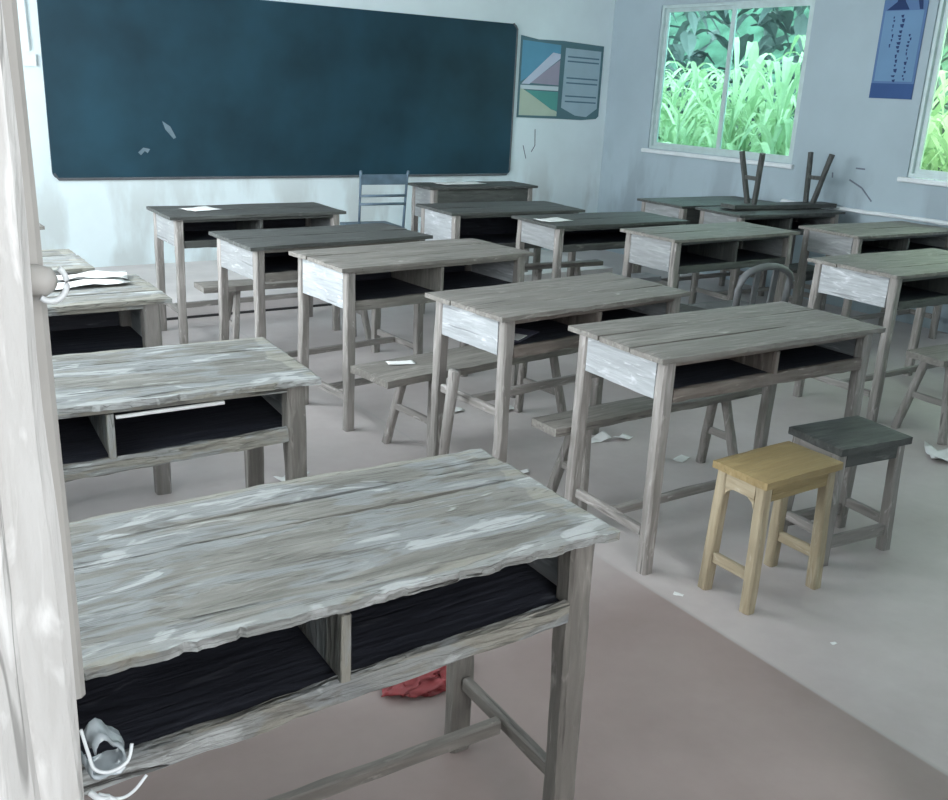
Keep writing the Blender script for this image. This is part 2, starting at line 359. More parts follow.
# doorway: rough whitewashed jamb with a grey stop behind it
door = bpy.data.objects.new('door_1', None); COL.objects.link(door); door.location = (0, YF, 0); door['kind'] = 'structure'
JAMB = wood('jamb_whitewash', 2, (.56, .55, .53), (.80, .80, .79), (.90, .90, .89), .5, crack=.7, tone=.08)
STOP = plain('door_stop_grey', (.43, .42, .40), .6, .3, var=.1, sc=9)
jb = bmesh.new(); beam(jb, (.017, .0, 0), (.0005, .0, 2.35), .20, .08, 70, .08, .003, (1, 0, 0), fr=7, seed=3)
link('door_jamb', jb, JAMB, door)
jb = bmesh.new(); beam(jb, (.064, -.044, 0), (.035, -.044, 2.35), .05, .012, 70, .3, .004, (1, 0, 0), fr=6, seed=8)
link('peeling_plaster_strip', jb, JAMB, door)
jb = bmesh.new(); beam(jb, (.077, .042, 1.035), (.070, .042, 2.35), .10, .045, 40, .08, .001, (1, 0, 0), fr=6, seed=5)
link('door_stop', jb, STOP, door)
jb = bmesh.new(); tube(jb, [(.112, .01, 1.385), (.116, .004, 1.385), (.124, 0, 1.384), (.128, -.002, 1.383)], [.010, .011, .010, .005], 14)
k = link('latch_knob', jb, STOP, door, True)
jb = bmesh.new(); tube(jb, [(.124 + .0105 * math.cos(t * .27 - 2.3), -.006, 1.384 + .0125 * math.sin(t * .27 - 2.3)) for t in range(13)], .0022, 6)
link('wire_loop', jb, WHITE, k, True)

# ------------------------------------------------------------------ blackboard, posters and marks on the walls
BOARD = plain('blackboard_paint', (.012, .044, .066), .5, .35, var=.35, sc=1.6, bump=.02)
CHALK = plain('chalk_smudge', (.16, .22, .26), .9, .1)
def rr_poly(bm, x0, x1, z0, z1, y, r, th, mi=0):
    pts = []
    for cx, cz, a0 in ((x1 - r, z1 - r, 0), (x0 + r, z1 - r, 90), (x0 + r, z0 + r, 180), (x1 - r, z0 + r, 270)):
        for k in range(5): a = R(a0 + 22.5 * k); pts.append((cx + r * math.cos(a), cz + r * math.sin(a)))
    f = [bm.verts.new((x, y, z)) for x, z in pts]; b = [bm.verts.new((x, y - th, z)) for x, z in pts]
    bm.faces.new(f).material_index = mi; bm.faces.new(b[::-1]).material_index = mi
    for i in range(len(pts)): bm.faces.new((f[i], f[(i + 1) % len(pts)], b[(i + 1) % len(pts)], b[i])).material_index = mi
BX0, BX1, BZ0, BZ1 = 1.418, 5.47, .755, 2.082
bb = thing('blackboard', 'long dark teal blackboard with rounded corners on the front wall', 'blackboard', ((BX0 + BX1) / 2, YB - .001, BZ0))
bm = bmesh.new(); hw = (BX1 - BX0) / 2
rr_poly(bm, -hw, hw, 0, BZ1 - BZ0, 0, .05, .018); link('writing_surface', bm, BOARD, bb)
bm = bmesh.new(); tube(bm, [(-hw + .01, -.012, .04), (-hw + .04, -.014, .0), (0, -.014, -.002), (hw - .04, -.014, 0), (hw - .008, -.012, .04), (hw - .006, -.012, BZ1 - BZ0 - .04), (hw - .05, -.014, BZ1 - BZ0)], .011, 6)
link('edge_strip', bm, DARKP, bb)
for pts in ([(.61, .19), (.65, .225), (.70, .215), (.68, .185), (.66, .20), (.63, .17)], [(.80, .42), (.82, .36), (.88, .29), (.90, .30), (.86, .38)]):
    bm = bmesh.new(); v = [bm.verts.new((-hw + a, -.0195, c)) for a, c in pts]; bm.faces.new(v)
    link('chalk_mark', bm, CHALK, bb)
def poly(bm, pts, y, mi=0, th=.0):
    bm.faces.new([bm.verts.new((a, y, c)) for a, c in pts]).material_index = mi
def flat_mat(n, c): return plain(n, c, .55, .3, var=.05, sc=5, bump=0)
def panel(bm, pts, y, th, mi=0):
    a = [bm.verts.new((p[0], y, p[1])) for p in pts]; b = [bm.verts.new((p[0], y - th, p[1])) for p in pts]
    bm.faces.new(a).material_index = mi; bm.faces.new(b[::-1]).material_index = mi
    n = len(pts)
    for i in range(n): bm.faces.new((a[i], a[(i + 1) % n], b[(i + 1) % n], b[i])).material_index = mi
# wall chart right of the blackboard: picture half and text half
pc = thing('wall_chart', 'two-part wall chart with coloured picture and ruled text beside the blackboard', 'poster', (5.52, YB - .002, 1.275))
pw, ph = 1.0, .70
bm = bmesh.new(); panel(bm, [(0, 0), (.50, -.005), (.78, -.01), (.97, .005), (pw, .03), (pw, ph - .02), (.5, ph), (.2, ph - .005), (0, ph + .02)], 0, .006); link('backing_sheet', bm, flat_mat('chart_edge', (.10, .19, .22)), pc)
def patch(name, pts, c, y=-.0065): 
    bm = bmesh.new(); panel(bm, pts, y, .001); return link(name, bm, flat_mat(name + '_ink', c), pc)
patch('picture_sky', [(.02, .32), (.47, .56), (.47, .66), (.02, .68)], (.12, .32, .46))
patch('picture_ground', [(.13, .31), (.47, .30), (.47, .53)], (.36, .33, .42))
patch('picture_band', [(.03, .30), (.12, .30), (.47, .54), (.47, .58), (.38, .59), (.06, .33)], (.55, .60, .72), -.0078)
patch('picture_field', [(.02, .02), (.47, .02), (.47, .06), (.02, .27)], (.48, .56, .46))
patch('picture_hill', [(.08, .245), (.47, .24), (.47, .065), (.40, .08)], (.10, .33, .30), -.0078)
patch('picture_divider', [(.02, .255), (.47, .25), (.47, .29), (.02, .29)], (.60, .68, .72))
patch('text_sheet', [(.52, .10), (.70, .03), (.84, .02), (.97, .10), (.97, .63), (.53, .64)], (.36, .48, .55))
bm = bmesh.new()
for z in (.57, .53, .38, .335, .215, .165): panel(bm, [(.56, z), (.95, z - .005), (.95, z - .018), (.56, z - .013)], -.0078, .0008)
link('text_lines', bm, flat_mat('chart_text', (.10, .18, .24)), pc)
# blue scroll between the two windows
BZ = 1.585
sc = thing('blue_scroll', 'tall blue hanging scroll with vertical handwriting between the two windows', 'poster', (XR - .002, 4.565, BZ), -P / 2)
bm = bmesh.new(); panel(bm, [(0, 0), (.345, 0), (.345, .78), (0, .78)], 0, .006); link('scroll_sheet', bm, flat_mat('scroll_blue', (.09, .17, .33)), sc)
bm = bmesh.new(); panel(bm, [(.02, .12), (.325, .12), (.325, .60), (.02, .60)], -.0065, .001); link('writing_panel', bm, flat_mat('scroll_pale_blue', (.14, .26, .42)), sc)
bm = bmesh.new(); panel(bm, [(.0, 0), (.345, 0), (.345, .105), (0, .105)], -.0065, .001); link('lower_band', bm, flat_mat('scroll_navy', (.03, .08, .22)), sc)
NAVY = flat_mat('scroll_ink', (.012, .035, .12))
bm = bmesh.new(); panel(bm, [(.03, .605), (.21, .605), (.17, .66), (.145, .75), (.12, .76), (.105, .66)], -.0078, .001)
panel(bm, [(.29, .605), (.315, .605), (.30, .69), (.25, .75), (.20, .77), (.20, .75), (.26, .69)], -.0078, .001); link('tower_emblem', bm, NAVY, sc)
bm = bmesh.new(); rnd = random.Random(4)
for col, z0, z1, t in ((.105, .56, .36, .006), (.17, .57, .12, .013), (.25, .44, .13, .009)):
    z = z0
    while z > z1:
        h = rnd.uniform(.012, .026); x = col + rnd.uniform(-.008, .008); tw = t * rnd.uniform(.6, 1.3)
        panel(bm, [(x - tw, z), (x + tw, z + .003), (x + tw * .7, z - h), (x - tw * .5, z - h * .8)], -.0078, .0008); z -= h + rnd.uniform(.006, .02)
link('handwriting', bm, NAVY, sc)
# conduit left of the blackboard
bm = bmesh.new(); tube(bm, [(1.33, YB - .02, ZC - .02), (1.325, YB - .02, 2.2), (1.335, YB - .02, 1.62)], .012, 8)
t = thing('cable_conduit', 'thin pale cable conduit running down left of the blackboard', 'conduit', (1.33, YB - .02, 1.55))
o = link('conduit', bm, WHITE, t); o.matrix_parent_inverse = Matrix.Translation(-Vector(t.location))
bm = bmesh.new(); box(bm, -.045, .045, -.012, .02, -.03, .05); link('junction_box', bm, WHITE, t)
# scuffs and scribbles on the plaster
SCUFF = plain('scuff_dark', (.16, .18, .22), .9, .1)
def scuffs(wall, pts_list, w, axis):
    bm = bmesh.new()
    for pts in pts_list:
        for (a0, z0), (a1, z1) in zip(pts, pts[1:]):
            if axis == 'y': beam(bm, (XR - .0005, a0, z0), (XR - .0005, a1, z1), w, .002, 2, .2, 0, (0, 0, 1))
            else: beam(bm, (a0, YB - .0005, z0), (a1, YB - .0005, z1), w, .002, 2, .2, 0, (0, 0, 1))
    link('scuff_mark', bm, SCUFF, wall)
scuffs(bpy.data.objects['wall_right'], [[(4.62, .98), (4.50, .93), (4.40, .84)], [(4.78, 1.02), (4.775, .98)], [(4.58, 1.07), (4.50, 1.07)]], .012, 'y')
scuffs(bpy.data.objects['wall_front'], [[(5.62, 1.02), (5.66, .9)], [(5.75, 1.17), (5.76, 1.02), (5.72, .96)], [(2.02, .62), (2.02, .55)], [(2.4, .45), (2.6, .40), (2.7, .34)]], .008, 'x')

# ------------------------------------------------------------------ desks
def desk(name, label, x, y, ang, L=1.09, D=.47, kind='grey', top='grey', zb=.60, sz=.15, seed=1, rag=.004, H=.76, planks=(.33, .33, .34), divider=True, solid=False, apron=True, lipw=.042, group='double school desks', legkind='leg', warp=.004, legw=.047, endk='end', sag=0):
    t = thing(name, label, 'desk', (x, y, 0), R(ang), group)
    tw = lambda m: W[m]
    g = .0022 if rag < .0045 else .003
    def dropx(b):
        for v in b.verts: v.co.z -= sag * (1 - v.co.x / L)
    bm = bmesh.new(); a = 0
    for i, p in enumerate(planks):
        b0, b1 = a * D, (a + p) * D; a += p
        slab(bm, -.0 if i != 1 else .004, L - (.0 if i != 2 else .006), b0 + (g if i else 0), b1 - (g if i < len(planks) - 1 else 0), H - .022, H, 130 if rag > .0045 else 44, 5,
             rag=rag * .5 if 0 < i < len(planks) - 1 else rag, ragf=rag * (1.5 if i == 0 else .25), seed=seed * 3 + i, warp=warp, endrag=rag)
    link('tabletop', bm, W[top + 'x'], t)
    ht = H - .023; lw = legw; ix, iy = .035, .018
    for sx in (0, 1):
        for sy in (0, 1):
            cx = ix + lw / 2 if sx == 0 else L - ix - lw / 2; cy = iy + lw / 2 if sy == 0 else D - iy - lw / 2
            bm = bmesh.new(); beam(bm, (cx, cy, ht), (cx + (sx - .5) * .012, cy + (sy - .5) * .02, 0), lw, lw * .95, 16, .14, .003 + rag * .25, (1, 0, 0), taper=.92, fr=8, seed=seed + sx * 3 + sy)
            link('leg', bm, W[legkind + 'z'], t)
    xi0, xi1 = ix + lw, L - ix - lw
    for sx in (0, 1):   # end panels
        cx = ix + .012 if sx == 0 else L - ix - .012
        bm = bmesh.new(); zq = zb - (sag if sx == 0 else 0); beam(bm, (cx, iy + lw + .001, (zq + ht) / 2), (cx, D - iy - lw - .001, (zq + ht) / 2), ht - zq - .002, .015, 10, .1, .002 + rag * .5, (0, 0, 1), seed=seed + sx)
        link('end_panel', bm, W[endk + 'y'], t)
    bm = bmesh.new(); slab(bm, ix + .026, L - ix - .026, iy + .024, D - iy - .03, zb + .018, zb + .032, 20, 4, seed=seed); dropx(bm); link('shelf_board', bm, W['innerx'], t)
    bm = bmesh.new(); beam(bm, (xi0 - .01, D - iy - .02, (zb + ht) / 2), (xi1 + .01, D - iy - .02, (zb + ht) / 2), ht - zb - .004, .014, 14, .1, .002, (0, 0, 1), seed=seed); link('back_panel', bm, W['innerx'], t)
    if solid:
        bm = bmesh.new(); beam(bm, (xi0, iy + .012, (zb + ht) / 2), (xi1, iy + .012, (zb + ht) / 2), ht - zb - .004, .016, 14, .1, .002, (0, 0, 1), seed=seed); link('front_panel', bm, W[kind + 'x'], t)
    else:
        bm = bmesh.new(); beam(bm, (xi0 - .002, iy + .012, zb - sag + lipw / 2 - .006), (xi1 + .002, iy + .012, zb + lipw / 2 - .006), lipw, .022, 40, .14, .0015 + rag * .9, (0, 0, 1), fr=16, seed=seed + 9); link('front_rail', bm, W[kind + 'x'], t)
        if apron:
            bm = bmesh.new(); beam(bm, (xi0 - .002, iy + .012, ht - .009), (xi1 + .002, iy + .012, ht - .009), .016, .014, 20, .14, .001, (0, 0, 1), seed=seed); link('top_rail', bm, W[kind + 'x'], t)
        if divider:
            bm = bmesh.new(); beam(bm, (L / 2, iy + .008, zb + .034 - sag / 2), (L / 2, iy + .008, ht - .018), .018, .016, 6, .12, .001, (1, 0, 0), seed=seed)
            beam(bm, (L / 2, iy + .018, (zb + .033 - sag / 2 + ht - .004) / 2), (L / 2, D - iy - .034, (zb + .033 - sag / 2 + ht - .004) / 2), ht - zb + sag / 2 - .037, .012, 4, .1, 0, (0, 0, 1)); link('divider', bm, W[kind + 'z'], t)
    for sx in (0, 1):
        cx = ix + lw / 2 - .004 if sx == 0 else L - ix - lw / 2 + .004
        bm = bmesh.new(); beam(bm, (cx, iy + lw, sz), (cx, D - iy - lw, sz), .034, .022, 8, .16, .002, (0, 0, 1), seed=seed + sx); link('side_stretcher', bm, W[legkind + 'y'], t)
    bm = bmesh.new(); beam(bm, (ix + lw * .8, D / 2, sz - .004), (L - ix - lw * .8, D / 2, sz + .002), .032, .024, 16, .16, .003, (0, 0, 1), seed=seed); link('foot_rail', bm, W[legkind + 'x'], t)
    return t
dN = desk('school_desk', 'nearest school desk, weathered pale three-plank top with chipped front edge', .062, 1.20, -2.1, 1.085, .475, 'pale', 'pale', .585, .2, 1, .005, planks=(.62, .18, .20), apron=False, lipw=.04, legkind='grey', warp=.006, legw=.055, sag=.045)
dM = desk('school_desk', 'pale plank-topped desk directly behind the nearest desk, stick in its shelf', -.02, 2.34, -4.1, 1.085, .475, 'pale', 'pale', .585, .2, 2, .0047, planks=(.5, .22, .28), lipw=.04, legkind='grey', legw=.055, sag=.035)
d3 = desk('school_desk', 'third desk of the left column, light top scattered with papers', -.09, 3.40, -1.5, 1.09, .47, 'pale', 'pale', .54, .2, 3, .004, divider=False, legw=.06, legkind='leg')
d4 = desk('school_desk', 'fourth desk of the left column, narrow pale top below the white wall', -.20, 4.05, -1.5, 1.09, .50, 'grey', 'pale', .64, .2, 4, .003, legkind='leg')
d5 = desk('school_desk', 'farthest desk of the left column, only its corner past the door jamb', -.16, 5.22, 0, 1.09, .47, 'grey', 'grey', .62, .15, 5, .003)
dE = desk('school_desk', 'tall grey-topped desk behind the small yellow stool, twin dark shelves', 2.084, 1.999, -1.3, 1.11, .474, 'brown', 'grey', .605, .14, 6, .003)
dD = desk('school_desk', 'desk with a folded paper in its shelf, behind the yellow stool\'s desk', 1.941, 2.65, 4.5, 1.03, .468, 'brown', 'grey', .60, .38, 7, .004, legkind='leg')
dC = desk('school_desk', 'desk with bright end panel and deep open shelves, third from front in its column', 1.827, 3.675, 4.0, 1.095, .495, 'grey', 'grey', .565, .15, 8, .003)
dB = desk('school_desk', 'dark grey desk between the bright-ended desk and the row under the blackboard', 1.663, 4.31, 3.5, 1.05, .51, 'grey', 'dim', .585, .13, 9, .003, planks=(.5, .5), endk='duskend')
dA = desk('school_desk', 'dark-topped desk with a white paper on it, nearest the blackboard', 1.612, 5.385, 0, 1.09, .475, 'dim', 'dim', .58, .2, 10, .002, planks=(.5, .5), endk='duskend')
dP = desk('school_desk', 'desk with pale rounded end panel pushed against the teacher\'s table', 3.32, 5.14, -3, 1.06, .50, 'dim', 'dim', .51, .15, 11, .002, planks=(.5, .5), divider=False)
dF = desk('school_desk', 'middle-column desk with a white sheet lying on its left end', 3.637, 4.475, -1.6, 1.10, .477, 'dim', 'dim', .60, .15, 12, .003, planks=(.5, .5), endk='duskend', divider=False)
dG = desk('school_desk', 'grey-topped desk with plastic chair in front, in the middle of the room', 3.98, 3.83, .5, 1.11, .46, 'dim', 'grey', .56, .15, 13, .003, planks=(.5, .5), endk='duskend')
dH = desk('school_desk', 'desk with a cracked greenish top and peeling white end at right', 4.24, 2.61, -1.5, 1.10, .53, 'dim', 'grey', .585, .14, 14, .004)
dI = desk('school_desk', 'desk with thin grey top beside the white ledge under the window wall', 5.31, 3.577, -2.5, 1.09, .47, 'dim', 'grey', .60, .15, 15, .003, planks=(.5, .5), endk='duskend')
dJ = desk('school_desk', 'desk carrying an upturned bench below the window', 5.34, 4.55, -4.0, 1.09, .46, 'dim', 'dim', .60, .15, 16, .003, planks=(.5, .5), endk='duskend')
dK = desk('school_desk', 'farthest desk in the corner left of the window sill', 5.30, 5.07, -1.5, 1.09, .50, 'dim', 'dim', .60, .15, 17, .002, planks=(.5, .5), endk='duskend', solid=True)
dT = desk('teacher_table', 'taller solid-fronted teacher\'s table below the right end of the blackboard', 3.80, 6.19, -1, 1.00, .36, 'dim', 'dim', .55, .15, 18, .002, H=.80, planks=(.5, .5), endk='duskend', solid=True, group=None)
for o in dT.children:     # its legs stand on the dais
    if o.name.startswith('leg'):
        for v in o.data.vertices:
            if v.co.z < .099: v.co.z = .1 + v.co.z * .02
bpy.data.objects[dT.name]['category'] = 'table'

# ------------------------------------------------------------------ benches and stools
def bench(label, x, y, ang, L=1.1, D=.17, H=.42, inset=.22, seed=1, kind='grey', group='long wooden benches', th=.035, name='long_bench', loc_z=0):
    t = thing(name, label, 'bench', (x, y, loc_z), R(ang), group)
    bm = bmesh.new(); slab(bm, -L / 2, L / 2, -D / 2, D / 2, H - th, H, 26, 4, rag=.005, seed=seed, warp=.005); link('seat', bm, W[kind + 'x'], t)
    for sx in (-1, 1):
        for sy in (-1, 1):
            bm = bmesh.new(); beam(bm, (sx * (L / 2 - inset), sy * (D / 2 - .04), H - th), (sx * (L / 2 - inset + .05), sy * (D / 2 + .03), 0), .036, .034, 10, .18, .003, (1, 0, 0), seed=seed + sx + sy * 2); link('leg', bm, W['legz'], t)
        bm = bmesh.new(); beam(bm, (sx * (L / 2 - inset + .027), -D / 2 + .015, H * .45), (sx * (L / 2 - inset + .027), D / 2 - .015, H * .45), .03, .02, 6, .16, .002, (0, 0, 1), seed=seed); link('rung', bm, W['legy'], t)
    return t
bC = bench('wide bench in front of the bright-ended desk, paper scraps on its seat', 2.37, 3.37, 6, 1.22, .27, .40, .26, 21)
bD = bench('bench whose seat shows between the legs of the tall grey-topped desk', 2.64, 2.55, 1, 1.13, .14, .38, .18, 22)
bA = bench('bench in front of the desk nearest the blackboard', 2.25, 5.12, -1, 1.15, .17, .42, .2, 24)
bP = bench('bench in the second row from the blackboard, middle column', 4.12, 5.014, -2.2, .72, .07, .42, .2, 25)
bF = bench('pale-seated bench in front of the desk that has a white sheet on its end', 4.02, 4.385, -1, .74, .14, .44, .16, 26, kind='end')
bH = bench('bench at the right edge of the photo, in front of the cracked-top desk', 4.86, 2.37, -3, 1.22, .20, .42, .12, 27)
# upturned bench on desk J
t = bench('upturned bench with its legs in the air on a desk below the window', 6.02, 4.76, -6, 1.04, .15, .405, .22, 28, kind='dim', group=None, name='upturned_bench')
t.rotation_euler = (P, 0, R(-6)); t.location.z = .764 + .405
for o in t.children:
    if o.name.startswith(('leg', 'rung')): o.data.materials.clear(); o.data.materials.append(W['dimz'])

def stool(label, x, y, ang, LX, LY, H, kind, seed, apr=.05, th=.028, box_base=False, group=None, low=.11, name='wooden_stool', lw=.038, splay=.012):
    t = thing(name, label, 'stool', (x, y, 0), R(ang), group)
    lk = kind + 'leg' if kind == 'ochre' else 'leg'
    bm = bmesh.new(); slab(bm, -LX / 2, LX / 2, -LY / 2, LY / 2, H - th, H, 12, 8, rag=.003, seed=seed, warp=.003); link('seat', bm, W[kind + 'x'], t)
    hx, hy = LX / 2 - .012 - lw / 2, LY / 2 - .012 - lw / 2
    for sx in (-1, 1):
        for sy in (-1, 1):
            bm = bmesh.new(); beam(bm, (sx * hx, sy * hy, H - th), (sx * (hx + splay), sy * (hy + splay), 0), lw, lw, 10, .14, .002, (1, 0, 0), seed=seed + sx + 2 * sy); link('leg', bm, W[lk + 'z'], t)
    zz = H - th - apr / 2 - .001
    for s in (-1, 1):
        bm = bmesh.new(); beam(bm, (s * (hx + .008), -hy + lw / 2, zz), (s * (hx + .008), hy - lw / 2, zz), apr, .018, 5, .12, .001, (0, 0, 1), seed=seed)
        # small curved brackets where apron meets leg
        for q in (-1, 1):
            v = [(s * (hx + .008), q * (hy - lw / 2), zz - apr / 2), (s * (hx + .008), q * (hy - lw / 2), zz - apr / 2 - .03), (s * (hx + .008), q * (hy - lw / 2 - .008), zz - apr / 2 - .012), (s * (hx + .008), q * (hy - lw / 2 - .028), zz - apr / 2)]
            f0 = [bm.verts.new((a - .008, b, c)) for a, b, c in v]; f1 = [bm.verts.new((a + .008, b, c)) for a, b, c in v]
            bm.faces.new(f0); bm.faces.new(f1[::-1])
            for i in range(4): bm.faces.new((f0[i], f0[(i + 1) % 4], f1[(i + 1) % 4], f1[i]))
        link('apron', bm, W[lk + 'y'], t)
        bm = bmesh.new(); beam(bm, (-hx + lw / 2, s * (hy + .008), zz), (hx - lw / 2, s * (hy + .008), zz), apr, .018, 5, .12, .001, (0, 0, 1), seed=seed); link('apron', bm, W[kind + 'x'], t)
        bm = bmesh.new(); k = splay * (1 - low / H); beam(bm, (s * (hx + k), -hy - k + lw / 2, low), (s * (hx + k), hy + k - lw / 2, low), .036, .02, 5, .14, .001, (0, 0, 1), seed=seed); link('stretcher', bm, W[lk + 'y'], t)
        if box_base:
            bm = bmesh.new(); beam(bm, (-hx - k + lw / 2, s * (hy + k), low - .03), (hx + k - lw / 2, s * (hy + k), low - .03), .045, .022, 8, .14, .003, (0, 0, 1), seed=seed); link('stretcher', bm, W[lk + 'x'], t)
    return t
stool('small yellow-brown wooden stool standing in front of the tall grey-topped desk', 2.405, 1.765, 0, .365, .215, .45, 'ochre', 41, low=.12)
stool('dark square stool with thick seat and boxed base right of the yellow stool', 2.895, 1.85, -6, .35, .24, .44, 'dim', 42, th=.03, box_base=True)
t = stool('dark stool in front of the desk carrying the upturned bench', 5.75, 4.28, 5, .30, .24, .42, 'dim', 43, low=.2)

stool('dark stool left of the arched plastic chair in front of the middle desk', 3.86, 3.60, 12, .26, .22, .42, 'dim', 44, low=.2, splay=.03)

# round-topped stick leaning on the nearest leg of the second desk
bm = bmesh.new(); tube(bm, [(0, 0, 0.001), (.004, -.018, .2), (.014, -.05, .50)], [.019, .021, .024], 10)
o = link('wooden_pole', bm, W['legz'], None, True); o.location = (1.90, 2.95, 0); tag(o, 'short round wooden pole leaning under the desk with a paper in its shelf', 'pole')

# plastic chair with arched back in front of desk G
CHG = plain('grey_plastic', (.15, .155, .16), .45, .4, var=.1)
ch = thing('plastic_chair', 'grey plastic chair with an arched slatted back in front of the middle desk', 'chair', (4.26, 3.57, 0), R(-3))
bm = bmesh.new(); slab(bm, -.2, .2, -.16, .18, .38, .405, 8, 8, seed=3, warp=.004, ch=.008); link('seat', bm, CHG, ch)
for sx in (-1, 1):
    for sy in (-1, 1):
        bm = bmesh.new(); beam(bm, (sx * .165, sy * .14, .38), (sx * .19, sy * .19, 0), .045, .03, 8, .3, .0, (1, 0, 0), taper=.75); link('leg', bm, CHG, ch)
bm = bmesh.new(); arc = [(-.19, -.17, .40), (-.195, -.18, .55)] + [(-.195 * math.cos(a), -.19, .58 + .09 * math.sin(a)) for a in [R(10 + 16 * k) for k in range(11)]] + [(.195, -.18, .55), (.19, -.17, .40)]
tube(bm, arc, .020, 8); link('back_frame', bm, CHG, ch, True)
for x in (-.07, .07):
    bm = bmesh.new(); beam(bm, (x, -.172, .405), (x, -.188, .655), .045, .014, 6, .3, 0, (1, 0, 0)); link('back_slat', bm, CHG, ch)

# blue-grey metal chair on the dais, back towards us
mc = thing('metal_chair', 'blue-grey metal-framed chair with two back rails beside the teacher\'s table', 'chair', (3.46, 6.45, .10), R(-4))
for sx in (-1, 1):
    bm = bmesh.new(); tube(bm, [(sx * .185, -.17, 0), (sx * .18, -.15, .38), (sx * .185, -.19, .78), (sx * .19, -.20, .815)], .011, 8); link('back_post', bm, METAL, mc, True)
    bm = bmesh.new(); tube(bm, [(sx * .185, .19, 0), (sx * .18, .18, .38)], .011, 8); link('front_leg', bm, METAL, mc, True)
for z in (.575, .635): 
    bm = bmesh.new(); tube(bm, [(-.182, -.165 - (z - .4) * .05, z), (.182, -.165 - (z - .4) * .05, z)], .010, 8); link('back_rail', bm, METAL, mc, True)
bm = bmesh.new(); slab(bm, -.187, .187, -.196, -.178, .715, .79, 10, 2, seed=5); link('top_rail', bm, METAL, mc)
bm = bmesh.new(); slab(bm, -.19, .19, -.16, .19, .375, .40, 8, 6, seed=6); link('seat', bm, METAL, mc)

# ------------------------------------------------------------------ papers, stick, bags and litter
def sheet(label, root, x, y, w, d, ang, z, name='paper_sheet', curl=.004, m=PAPER, seed=1, group=None, cat='paper'):
    px, py, _ = loc(root, x, y) if root else (x, y, 0)
    bm = bmesh.new(); slab(bm, -w / 2, w / 2, -d / 2, d / 2, 0, .0012, 10, 8, rag=.006, seed=seed, ch=0)
    for v in bm.verts: v.co.z += abs(noise.noise(Vector((v.co.x * 9, v.co.y * 9, seed)))) * curl * 2
    o = link(name, bm, m, None, True); o.location = (px, py, z); o.rotation_euler = (0, 0, R(ang)); return tag(o, label, cat, group)
sheet('white sheet lying on the dark desk nearest the blackboard', dA, .26, .25, .20, .15, 20, .763)
sheet('white sheet on the left end of the middle-column desk', dF, .13, .20, .22, .14, 8, .763)
sheet('long white paper on top of the teacher\'s table', dT, .38, .2, .42, .16, 2, .803)
sheet('white paper spread over the third desk of the left column', d3, .78, .30, .46, .12, 4, .764, seed=5, curl=.012)
sheet('torn newspaper on the back edge of the third left desk', d3, .90, .41, .26, .10, -12, .768, seed=6, curl=.012)
sheet('white paper lying on the pale-seated bench', bF, -.30, 0, .16, .10, 10, .444, seed=7)
sheet('larger paper scrap on the bench in front of the bright-ended desk', bC, -.42, .04, .12, .05, -15, .404, seed=8)
NBK = plain('notebook_cover', (.10, .10, .14), .5, .4)
nb = thing('open_notebook', 'dark open notebook with a white page edge inside the desk shelf', 'notebook', (*loc(dD, .20, .17)[:2], .633), R(30))
bm = bmesh.new(); slab(bm, -.10, .10, -.07, .07, 0, .008, 8, 6, seed=3, rag=.001); link('cover', bm, NBK, nb)
bm = bmesh.new(); slab(bm, -.095, -.01, -.066, .066, .008, .012, 4, 4, seed=4, ch=.001); link('page', bm, PAPER, nb)
bm = bmesh.new(); beam(bm, (0, 0, 0), (.27, .0, .004), .010, .008, 12, .2, .001, (0, 1, 0)); o = link('pale_stick', bm, PAPER)
px, py, _ = loc(dM, .555, .014); o.location = (px, py, .712); o.rotation_euler = (0, 0, R(-3)); tag(o, 'thin pale stick wedged along the top of the shelf opening', 'stick')
# red plastic bag on the floor beneath the nearest desk
REDP = plain('red_plastic', (.30, .05, .055), .35, .5, var=.25, bump=.4)
bm = bmesh.new(); bmesh.ops.create_icosphere(bm, subdivisions=4, radius=1)
for v in bm.verts:
    n = noise.noise_vector(v.co * 2.6) * .35 + noise.noise_vector(v.co * 7) * .13
    v.co = Vector(((v.co.x + n.x) * .12, (v.co.y + n.y) * .06, max(.002, (v.co.z + n.z + .6) * .022)))
o = link('red_plastic_bag', bm, REDP, None, True); o.location = (1.18, 1.86, 0); tag(o, 'crumpled red plastic bag on the floor beneath the nearest desk', 'bag')
# plastic scrap tied to the door jamb with white string
CLR = plain('grey_translucent_plastic', (.40, .45, .48), .25, .6, var=.2, bump=.3)
ps = thing('plastic_scrap', 'crumpled grey plastic scrap tied by white string to the door jamb', 'plastic scrap', (.132, YF - .02, 1.0))
bm = bmesh.new(); N1 = 18
rows = []
for i in range(N1 + 1):
    a = R(-170 + 320 * i / N1); r = .015 + .004 * math.sin(i * .9)
    rows.append([bm.verts.new((-.003 + r * math.cos(a) * (.8 + .2 * j / 6), -.010 + j * .005 + .004 * math.sin(i * .7 + j), .006 + r * 1.25 * math.sin(a) + .003 * math.sin(j * 2))) for j in range(7)])
for a, b in zip(rows, rows[1:]):
    for j in range(6): bm.faces.new((a[j], a[j + 1], b[j + 1], b[j]))
o = link('plastic_fold', bm, CLR, ps, True); md = o.modifiers.new('s', 'SOLIDIFY'); md.thickness = .0015
bm = bmesh.new(); tube(bm, smooth_path([(-.020, -.008, .040), (-.017, -.013, .020), (-.014, -.015, .006), (-.004, -.018, .001), (.010, -.018, .005), (.016, -.012, .016)]), .0015, 6)
tube(bm, smooth_path([(-.013, -.014, -.020), (-.004, -.019, -.024), (.005, -.018, -.038), (.008, -.017, -.075)]), .0022, 6); tube(bm, smooth_path([(-.013, -.014, -.021), (.002, -.018, -.027), (.014, -.015, -.027), (.026, -.010, -.020)]), .0014, 6)
